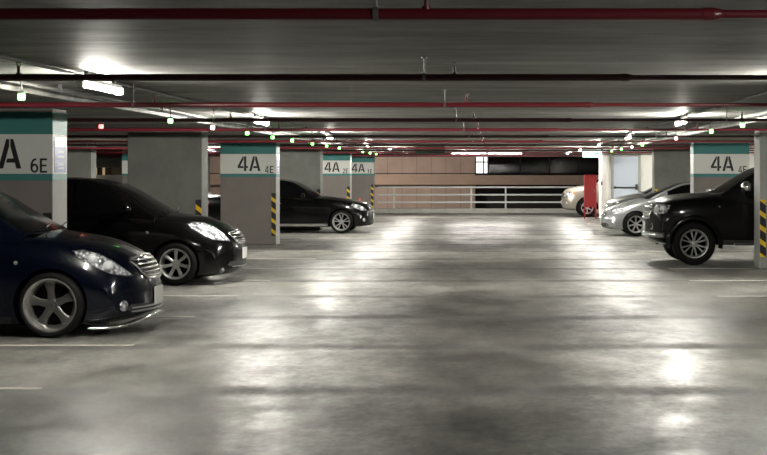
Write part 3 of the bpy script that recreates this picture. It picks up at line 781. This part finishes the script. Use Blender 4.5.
# far left: parapet, posts and spandrel
bm = B(); bxx(bm, X0, -15.0, 60.0, 60.25, 0, 1.58); struct('wall_far', bm, M['kerb'])
bm = B(); bxx(bm, X0, -15.0, 60.0, 60.25, 1.88, CE-0.001); struct('wall_far_upper', bm, M['raw'])

# wide drop beams over the two pillar rows
for nm, a, b_ in (('ceiling_beam_left', -7.1, -4.36), ('ceiling_beam_right', 3.72, 6.6)):
    bm = B(); bxx(bm, a, b_, Y0, Y1, SOF, CE+0.01, 0.008); struct(nm, bm, M['ceiling'], 'wide concrete drop beam over the %s pillar row' % nm[13:], 'beam')

# stair core with the pale door
bm = B(); bxx(bm, 3.79, 10.0, 50.0, 53.9, 0, CE); struct('wall_core', bm, M['corewhite'], 'white painted stairwell block', 'wall')
dl, dr, dt = at_l, at_r, at_t = (4.02, 4.86, 2.22)
dr_root = thing('door_1', 'pale blue exit door with a push bar', 'door', ((dl+dr)/2, 49.98, 0)); dr_root['kind'] = 'structure'
w2 = (dr-dl)/2
bm = B(); bxx(bm, -w2, w2, -0.03, 0.015, 0.02, dt, 0.004); obj('door_leaf', bm, M['door'], dr_root)
bm = B(); bxx(bm, -w2-0.09, -w2, -0.05, 0.015, 0, dt+0.08); bxx(bm, w2, w2+0.09, -0.05, 0.015, 0, dt+0.08); bxx(bm, -w2, w2, -0.05, 0.015, dt, dt+0.08); obj('door_frame', bm, M['lightgrey'], dr_root)
bm = B(); cyl(bm, (-w2+0.02,-0.10,1.16), (w2-0.06,-0.10,1.16), 0.022, 12); bxx(bm, -w2+0.01, -w2+0.07, -0.11, -0.03, 1.12, 1.2); bxx(bm, w2-0.10, w2-0.02, -0.12, -0.03, 1.08, 1.27)
obj('push_bar', bm, M['darksteel'], dr_root)

# ------------------------------------------------------------------ pillars with painted signs
G4 = [[(0,0.34),(0.17,0.34),(0.40,0.80),(0.40,1.0),(0.35,1.0)], [(0,0.2),(0.40,0.2),(0.40,0.338),(0,0.338)], [(0.43,0),(0.58,0),(0.58,1),(0.43,1)], [(0.582,0.2),(0.70,0.2),(0.70,0.34),(0.582,0.34)]]
GA = [[(0,0),(0.165,0),(0.37,0.76),(0.37,1),(0.27,1)], [(0.78,0),(0.615,0),(0.41,0.76),(0.41,1),(0.51,1)], [(0.26,0.2),(0.56,0.2),(0.52,0.34),(0.30,0.34)]]
def stroke(pts, w):
    """outline quads of a broken line, one convex piece per step"""
    out = []; P = [Vector(p) for p in pts]; N = []
    for i in range(len(P)):
        d = (P[min(i+1,len(P)-1)]-P[max(i-1,0)]).normalized(); N.append(Vector((-d.y,d.x))*w/2)
    return [[tuple(P[i]+N[i]), tuple(P[i+1]+N[i+1]), tuple(P[i+1]-N[i+1]), tuple(P[i]-N[i])] for i in range(len(P)-1)]
def arc(cx, cy, rx, ry, a0, a1, n=12): return [(cx+rx*math.cos(math.radians(a0+(a1-a0)*k/n)), cy+ry*math.sin(math.radians(a0+(a1-a0)*k/n))) for k in range(n+1)]
GE = [[(0,0),(0.15,0),(0.15,1),(0,1)], [(0.15,0.86),(0.5,0.86),(0.5,1),(0.15,1)], [(0.15,0.44),(0.45,0.44),(0.45,0.57),(0.15,0.57)], [(0.15,0),(0.5,0),(0.5,0.14),(0.15,0.14)]]
GLYPH = {'E': GE, 'F': GE[:3], '1': [[(0.18,0),(0.34,0),(0.34,1),(0.18,1)], [(0.04,0.76),(0.18,0.82),(0.18,1),(0.04,0.9)]],
    '4': [[(x*0.72,z) for x,z in p] for p in G4], '6': stroke(arc(0.28,0.32,0.205,0.25,0,360,20),0.14)+stroke(arc(0.33,0.42,0.26,0.51,185,75,9),0.14),
    '2': stroke(arc(0.26,0.72,0.19,0.21,170,-35,10)+[(0.09,0.10)],0.14)+[[(0.02,0),(0.5,0),(0.5,0.14),(0.02,0.14)]],
    'D': [[(0,0),(0.15,0),(0.15,1),(0,1)]]+stroke([(0.15,0.93)]+arc(0.2,0.5,0.27,0.43,90,-90,12)+[(0.15,0.07)],0.14)}
PW, PD = 1.28, 0.55
def pillar(x0, y, label, sign=None, side=1, matl=None, poster=False, guard=True):
    """x0: left edge; side: +1 the aisle is at its right, -1 at its left"""
    r = thing('concrete_pillar', label, 'pillar', (x0+PW/2, y, 0)); r['kind'] = 'structure'
    h = PW/2
    bm = B(); bxx(bm, -h, h, 0, PD, 0, CE-0.002, 0.012); obj('shaft', bm, matl or (M['taupe'] if sign else M['raw']), r)
    if sign:
        e = 0.003
        def band(nm, z0, z1, m):
            bm = B(); bxx(bm, -h-e, h+e, -e, PD+e, z0, z1); return obj(nm, bm, m, r)
        band('teal_band', 2.09, 2.345, M['teal']); sb = band('sign_band', 1.637, 2.09, M['signwhite']); band('teal_band', 1.56, 1.637, M['teal'])
        if sign != 'blank':
            bm = B(); Hh = 0.338
            for poly in G4: prism(bm, [(-h+0.398+x*Hh, 1.697+z*Hh) for x, z in poly], -0.0062, -0.0031)
            for poly in GA: prism(bm, [(-h+0.398+(0.78+x)*Hh, 1.697+z*Hh) for x, z in poly], -0.0062, -0.0031)
            obj('zone_lettering', bm, M['ink'], sb)
            bm = B()
            for gi, ch in enumerate(sign):
                for poly in GLYPH[ch]:
                    prism(bm, [(-h+1.03+gi*0.108+x*0.165, 1.648+z*0.165) for x, z in poly], -0.0062, -0.0031)
            obj('number_lettering', bm, M['ink'], sb)
        # aisle face is left light grey below the band
        bm = B(); xx = h*side
        bxx(bm, xx-0.0005*side, xx+0.0035*side, 0.002, PD-0.002, 0.0, 1.559); obj('side_paint', bm, M['lightgrey'], r)
    if poster:
        xx = h*side
        bm = B(); bxx(bm, xx+0.003*side, xx+0.008*side, 0.06, PD-0.04, 1.65, 2.06); pb = obj('notice_board', bm, M['poster'], r)
        bm = B(); bxx(bm, xx+0.008*side, xx+0.0095*side, 0.06, PD-0.04, 1.95, 2.06)
        for zz in (1.88, 1.82, 1.74, 1.69): bxx(bm, xx+0.008*side, xx+0.0095*side, 0.16, PD-0.14, zz, zz+0.022)
        obj('notice_lettering', bm, M['posterwhite'], pb)
    if guard:
        bm = B(); g0, g1 = (h-0.105, h-0.002) if side > 0 else (-h+0.002, -h+0.105)
        # a strip on the front face, with a narrow return around the corner
        bxx(bm, g0, g1, -0.014, 0.0, 0.20, 1.19, 0.003)
        obj('corner_guard', bm, M['hazard'], r)
    return r
LX = -5.09-PW; RX = 4.53; BX = -11.7-PW
pillar(LX, 16.6, 'taupe pillar at far left with teal and white sign ending 6E', '6E', 1, poster=True)
pillar(LX, 25.0, 'plain grey concrete pillar behind the black car on the left')
pillar(LX, 33.4, 'taupe pillar with teal and white sign reading 4A 4E', '4E', 1, poster=True)
pillar(LX, 41.8, 'plain grey concrete pillar behind the black saloon')
pillar(LX, 50.2, 'taupe pillar with teal and white sign reading 4A 2E', '2E', 1)
pillar(LX+0.10, 58.6, 'taupe pillar with teal and white sign reading 4A 1E, beside the rail', '1E', 1)
pillar(RX, 25.0, 'light grey pillar with striped guard at the right edge of the picture', None, -1, M['edgegrey'])
pillar(RX, 33.4, 'taupe pillar with teal and white sign reading 4A behind the charcoal off-road car', '4F', -1)
pillar(RX, 41.8, 'plain grey concrete pillar on the right beside the stairwell block', None, -1)
pillar(BX, 41.8, 'plain dark pillar of the far left row just right of the 6E sign', None, 1)
pillar(BX, 50.2, 'pillar of the far left row with a teal and white band, over the silver car roof', 'blank', 1, guard=False)
pillar(BX, 58.6, 'slim far pillar seen in the gap left of the 4A 4E pillar', None, 1)

# ------------------------------------------------------------------ sprinkler pipes
PZ = EYE+0.698
hang = (-10.1,-6.95,-3.70,-0.53,3.0,6.2); spr = (-9.9,-3.48,-0.31,3.2,7.0)
for k in range(13):
    y = 6.35+4.2*k
    if 50 < y < 54: xr = 3.7
    else: xr = 12.9
    pm = M['redpipe' if k % 2 == 0 else 'shadepipe']
    where = 'nearest of the row, top of the picture' if k == 0 else 'farthest of the row, above the rail' if k == 12 else '%s from the camera' % ['','second','third','fourth','fifth','sixth','seventh','eighth','ninth','tenth','eleventh','twelfth'][k]
    r = thing('sprinkler_pipe', ('bright red' if k % 2 == 0 else 'shade-darkened red')+' sprinkler pipe hung across the ceiling, ' + where, 'pipe', (0,y,PZ), 0, 'sprinkler pipes across the ceiling')
    bm = B(); cyl(bm, (-25.9,0,0), (0.94,0,0), 0.026, 16); cyl(bm, (0.94,0,0), (xr,0,0.004), 0.019, 14)
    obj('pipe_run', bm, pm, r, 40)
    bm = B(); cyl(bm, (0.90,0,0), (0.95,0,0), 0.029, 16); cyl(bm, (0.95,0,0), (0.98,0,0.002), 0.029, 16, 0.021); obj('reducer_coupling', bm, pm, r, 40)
    for x in hang:
        if x > xr: continue
        top = (SOF if x in (-6.95, 6.2) else CE)-PZ
        bm = B(); cyl(bm, (x,0,0.02), (x,0,top), 0.006, 8); cyl(bm, (x-0.012,0,0), (x+0.012,0,0), 0.033, 16); cyl(bm, (x,0,top-0.012), (x,0,top), 0.022, 10)
        obj('pipe_hanger', bm, M['steel'], r, 40)
    for x in spr:
        if x > xr: continue
        bm = B(); cyl(bm, (x,0,0.0), (x,0,0.085), 0.011, 10); cyl(bm, (x,0,0.02), (x,0,0.035), 0.02, 10); cyl(bm, (x,0,0.105), (x,0,0.11), 0.022, 12)
        cyl(bm, (x-0.012,0,0.08), (x-0.012,0,0.106), 0.003, 6); cyl(bm, (x+0.012,0,0.08), (x+0.012,0,0.106), 0.003, 6)
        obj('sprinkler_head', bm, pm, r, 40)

# ------------------------------------------------------------------ conduits, lights, indicators
def conduit(x, z, y0, y1, r, label):
    t = thing('cable_conduit', label, 'conduit', (x, y0, z))
    bm = B(); cyl(bm, (0,0,0), (0,y1-y0,0), r, 12); obj('conduit_tube', bm, M['conduit'], t, 40)
    y = 1.2
    while y < y1-y0:
        bm = B(); bxx(bm, -r-0.006, r+0.006, y-0.015, y+0.015, -r-0.006, CE-z); obj('hanger_clip', bm, M['darksteel'], t); y += 4.2
LL, RL = -3.42, 2.68
conduit(LL-0.06, 2.462, 0, 59.5, 0.013, 'grey conduit above the left row of tube lights')
conduit(RL+0.06, 2.462, 0, 59.5, 0.013, 'grey conduit above the right row of tube lights')
conduit(-4.16, 2.43, 0, 59.5, 0.012, 'grey conduit above the left row of indicator lamps')
conduit(3.43, 2.43, 0, 47.5, 0.012, 'grey conduit above the right row of indicator lamps')
def tube_light(x, y, label, rz=0, group='tube lights along the ceiling', z=2.415, tm='tube'):
    t = thing('fluorescent_light', label, 'light', (x,y,z), rz, group)
    bm = B(); bxx(bm, -0.022, 0.022, -0.64, 0.64, -0.012, 0.022, 0.005); bxx(bm, -0.035, 0.035, -0.65, -0.615, -0.065, 0.0, 0.004); bxx(bm, -0.035, 0.035, 0.615, 0.65, -0.065, 0.0, 0.004); obj('housing', bm, M['whitemetal'], t)
    bm = B(); cyl(bm, (0,-0.612,-0.042), (0,0.612,-0.042), 0.017, 10); obj('tube', bm, M[tm], t, 40)
    obj('hanger_bracket', bxx(B(), -0.012, 0.012, -0.45, -0.42, 0.02, CE-z), M['darksteel'], t); obj('hanger_bracket', bxx(B(), -0.012, 0.012, 0.42, 0.45, 0.02, CE-z), M['darksteel'], t)
    return t
ordn = ['', 'nearest lit', 'second', 'third', 'fourth', 'fifth', 'sixth']
for side, x in (('left', LL), ('right', RL)):
    for k in range(7):
        y = 4.1+8.4*k
        if k == 0 and side == 'left': continue
        if k == 0: lab = 'white tube light over the %s of the aisle, nearest of its row' % side
        elif k == 6: lab = 'white tube light over the %s of the aisle, last before the rail' % side
        else: lab = 'white tube light over the %s of the aisle, %s past the nearest' % (side, ['','first','second','third','fourth','fifth'][k])
        tube_light(x, y, lab, tm=('dimtube', 'midtube')[k] if k < 2 else 'tube')
for i, x in enumerate((-1.03, 0.28)):
    tube_light(x, 53.0, 'white tube light set across the aisle at the far end, %s one' % ('left' if i == 0 else 'right'), PI/2, tm='dimtube')
for k, y in enumerate((38.1, 46.5)):
    tube_light(-9.2, y, 'white tube light between the left rows of stalls, %s from the camera' % ['first','second','third','fourth','fifth'][k])
for k, y in enumerate((33.8, 46.6)):  # farther one is added, out of sight, to brighten the stairwell door
    tube_light(7.4, y, 'white tube light behind the right hand stalls, %s from the camera' % ['first','second','third'][k])

def indicator(x, y, colour, label, z=None):
    z = z or EYE+0.66
    t = thing('indicator_lamp', label, 'indicator lamp', (x,y,z), 0, 'bay indicator lamps along the aisle')
    bm = B(); box(bm, (0,0,0), (0.058,0.05,0.058), 0.012); obj('lens', bm, M[colour], t, 40)
    bm = B(); cyl(bm, (0,0,0.036), (0,0,CE-z), 0.007, 8); bxx(bm, -0.03, 0.03, -0.025, 0.025, 0.034, 0.05, 0.004); obj('hanger_stem', bm, M['darksteel'], t)
gl = [12.5,18.2,20.9,23.8,26.5,29.0,32.2,34.9,37.7,44.3,46.8,49.2]
col = ['greenled','greenled','pinkled'] + ['greenled']*9
nth = ['first','second','third','fourth','fifth','sixth','seventh','eighth','ninth','tenth','eleventh','twelfth','thirteenth']
cn = {'greenled':'green','redled':'red','pinkled':'pale pink'}
for k, (y, c) in enumerate(zip(gl, col)): indicator(-4.10, y, c, '%s indicator lamp, %s of the left row from the camera' % (cn[c], nth[k]))
indicator(-5.57, 20.4, 'redled', 'small red indicator lamp high to the right of the 6E sign')
gr = [(19.9,'greenled'),(22.8,'greenled'),(27.3,'pinkled'),(33.6,'greenled'),(36.2,'pinkled'),(39.3,'greenled'),(42.6,'greenled')]
for k, (y, c) in enumerate(gr): indicator(3.37, y, c, '%s indicator lamp, %s of the right row from the camera' % (cn[c], nth[k]))

# exit sign
t = thing('exit_sign', 'lit white and green exit sign hanging near the stairwell', 'sign', (3.14, 48.0, 2.30))
bm = B(); box(bm, (0,0,0), (0.62,0.06,0.25), 0.01); obj('sign_case', bm, M['exitglow'], t)
bm = B()
for x in (-0.14,):   # running figure
    ball(bm, (x+0.02,-0.033,0.075), (0.022,0.004,0.022), 10, 6)
    for a, b in (((x,0.05),(x-0.02,-0.01)), ((x-0.02,-0.01),(x+0.05,-0.04)), ((x+0.05,-0.04),(x+0.03,-0.095)), ((x-0.02,-0.01),(x-0.05,-0.05)), ((x-0.05,-0.05),(x-0.1,-0.06)), ((x,0.045),(x+0.06,0.02)), ((x,0.045),(x-0.06,0.01))):
        tube(bm, [(a[0],-0.033,a[1]), (b[0],-0.033,b[1])], 0.012, 6)
prism(bm, [(0.06,-0.02),(0.16,-0.02),(0.16,-0.07),(0.24,0.0),(0.16,0.07),(0.16,0.02),(0.06,0.02)], -0.035, -0.0305)
obj('pictogram', bm, M['exitgreen'], t)
bm = B(); cyl(bm, (-0.2,0,0.12), (-0.2,0,CE-2.30), 0.006, 8); cyl(bm, (0.2,0,0.12), (0.2,0,CE-2.30), 0.006, 8); obj('hanger_rod', bm, M['steel'], t)
# dark green direction board
t = thing('direction_board', 'dark green board hanging over the far end of the aisle', 'sign', (-2.06, 44.7, 2.49))
bm = B(); box(bm, (0,0,-0.12), (0.92,0.04,0.21), 0.006); obj('board', bm, M['greensign'], t)
bm = B(); cyl(bm, (-0.4,0,-0.02), (-0.4,0,0), 0.008, 8); cyl(bm, (0.4,0,-0.02), (0.4,0,0), 0.008, 8); obj('hanger_rod', bm, M['steel'], t)

# ------------------------------------------------------------------ rail, cabinet, cone, alarm
t = thing('guard_rail', 'pale three-bar metal guard rail along the far kerb', 'railing', (0,60.2,0.19))
for z in (1.07, 0.76, 0.45):
    bm = B(); bxx(bm, -4.95, 12.5, -0.03, 0.03, z-0.035-0.19, z+0.035-0.19, 0.008); obj('rail_bar', bm, M['rail'], t)
for x in (-4.28,-1.07,0.36,3.6,6.8,10.0):
    bm = B(); bxx(bm, x-0.035, x+0.035, 0.03, 0.10, 0, 0.92, 0.006); bxx(bm, x-0.07, x+0.07, 0.0, 0.14, 0, 0.015); obj('rail_post', bm, M['rail'], t)

t = thing('fire_hose_cabinet', 'tall red fire hose cabinet standing beside the white stairwell', 'cabinet', (3.38, 52.6, 0))
bm = B(); bxx(bm, -0.22, 0.22, -0.15, 0.15, 0.42, 1.60, 0.008); obj('cabinet_body', bm, M['cabinetred'], t)
bm = B(); bxx(bm, -0.19, 0.19, -0.168, -0.15, 0.48, 1.54, 0.006); d = obj('cabinet_door', bm, M['cabinetred'], t)
bm = B(); bxx(bm, 0.13, 0.15, -0.185, -0.165, 0.95, 1.08, 0.004); obj('door_pull', bm, M['steel'], d)
for x in (-0.2, 0.2):
    for y in (-0.13, 0.13):
        bm = B(); bxx(bm, x-0.02, x+0.02, y-0.02, y+0.02, 0.0, 0.42); obj('cabinet_leg', bm, M['cabinetred'], t)
t = thing('fire_alarm', 'small red fire alarm call point on the white stairwell side', 'alarm', (3.789, 52.2, 1.28))
bm = B(); box(bm, (-0.025,0,0), (0.05,0.11,0.12), 0.008); obj('alarm_box', bm, M['cabinetred'], t)
bm = B(); box(bm, (-0.052,0,0), (0.006,0.06,0.05), 0.002); obj('alarm_window', bm, M['posterwhite'], t)
t = thing('traffic_cone', 'orange traffic cone showing above the black saloon bonnet', 'cone', (-4.65,49.2,0))
bm = B(); bxx(bm, -0.18, 0.18, -0.18, 0.18, 0, 0.035, 0.01); obj('cone_base', bm, M['blackplastic'], t)
bm = B(); cyl(bm, (0,0,0.03), (0,0,0.80), 0.125, 24, 0.028); obj('cone_body', bm, M['orange'], t, 50)
bm = B(); cyl(bm, (0,0,0.50), (0,0,0.62), 0.068, 24, 0.055); obj('cone_band', bm, M['posterwhite'], t, 50)

# stall lines
k = 0
words = ['first','second','third','fourth','fifth','sixth','seventh','eighth','ninth','tenth','eleventh','twelfth','thirteenth','fourteenth','fifteenth']
for i in range(15):
    y = 11.05+2.8*i
    bm = B(); bxx(bm, -4.9, -3.47, y-0.045, y+0.045, 0.0, 0.003)
    o = obj('stall_line', bm, M['linepaint']); tag(o, 'worn white stall line on the left floor, %s from the camera' % words[i], 'floor marking', 'stall lines', 'structure')
for i in range(11):
    y = 19.4+2.8*i
    bm = B(); bxx(bm, 2.95, 4.4, y-0.045, y+0.045, 0.0, 0.003)
    o = obj('stall_line', bm, M['linepaint']); tag(o, 'worn white stall line on the right floor, %s from the camera' % words[i], 'floor marking', 'stall lines', 'structure')

# ------------------------------------------------------------------ building across the street
t = thing('building_facade', 'pinkish panelled building lit at night beyond the guard rail', 'building', (0,74.0,-3.0))
bm = B(); bxx(bm, -46, -1.12, 0, 1.0, 0, 4.62); bxx(bm, -46, -1.12, 0.0, 1.0, 4.66, 9.0); obj('panel_wall', bm, M['facade'], t)
bm = B(); bxx(bm, -46, -1.1, 0.15, 1.0, 4.6, 4.7); obj('wall_joint', bm, M['darkwall'], t)
bm = B(); bxx(bm, -46, 18, -0.35, 0.0, 4.06, 4.55, 0.02); obj('ledge', bm, M['ledge'], t)
bm = B(); bxx(bm, -1.12, 20, 1.0, 1.4, 0, 9.0); obj('dark_wall', bm, M['darkwall'], t)
bm = B(); bxx(bm, -0.45, 20, 0.7, 0.75, 4.66, 8.8); g = obj('night_glazing', bm, M['night'], t)
bm = B()
for x in (-0.45, 1.2, 2.7, 4.2, 5.7, 7.2, 8.7): bxx(bm, x-0.03, x+0.03, 0.64, 0.7, 4.66, 8.8)
obj('glazing_bar', bm, M['darkwall'], g)
bm = B(); bxx(bm, -1.08, -0.5, 0.5, 0.55, 4.66, 6.6); w = obj('lit_window', bm, M['litwindow'], t)
bm = B(); bxx(bm, -1.12, -0.46, 0.42, 0.5, 5.2, 5.26); bxx(bm, -0.72, -0.66, 0.42, 0.5, 4.66, 6.6); bxx(bm, -1.13, -1.07, 0.42, 0.5, 4.66, 6.6); obj('window_frame', bm, M['darkwall'], w)
# columns of the far left building
for i, x in enumerate((-20.6, -20.35, -20.05)): pass
t = thing('colonnade', 'warmly lit columns of a building beyond the far left parapet', 'building', (-17.9, 66.0, -3.0))
for x in (-0.62,-0.36,0.0):
    bm = B(); cyl(bm, (x,0,0), (x,0,5.5), 0.06, 14); obj('column', bm, M['signwhite'], t, 40)
bm = B(); bxx(bm, -3, 3, 0.6, 0.8, 0, 5.5); obj('back_wall', bm, M['darkwall'], t)
bm = B(); bxx(bm, X0-30, X1+30, 60.7, 90, -3.2, -3.0); struct('ground', bm, M['raw'], 'dark street below the far end', 'ground')

def area(name, loc, rot, size, power, col):
    l = bpy.data.lights.new(name, 'AREA'); l.energy = power; l.size = size; l.color = col
    o = bpy.data.objects.new(name, l); o.location = loc; o.rotation_euler = rot; C.objects.link(o); return o
area('street_floodlight', (-7,64.5,4.6), (math.radians(68),0,0), 1.0, 700, (1.0,0.84,0.68))
area('street_floodlight', (-18.2,64.2,1.0), (math.radians(95),0,0), 0.5, 25, (1.0,0.66,0.3))

# ------------------------------------------------------------------ world, camera
w = bpy.data.worlds.new('night'); SC.world = w; w.use_nodes = True
w.node_tree.nodes['Background'].inputs[0].default_value = (0.010,0.011,0.014,1); w.node_tree.nodes['Background'].inputs[1].default_value = 1.0
cam = bpy.data.cameras.new('camera'); cam.sensor_width = 36.0; cam.lens = 36.0*F/767.0
cam.shift_x = (383.5-CX)/767.0; cam.shift_y = -(227.5-CY)/767.0
cam.clip_start = 0.05; cam.clip_end = 300
co = bpy.data.objects.new('camera', cam); co.location = (0,0,EYE); co.rotation_euler = (PI/2,0,0); C.objects.link(co); SC.camera = co
SC.view_settings.view_transform = 'Standard'; SC.view_settings.look = 'None'; SC.view_settings.gamma = 1.0
SC.view_settings.use_curve_mapping = False; SC.view_settings.exposure = 0.0
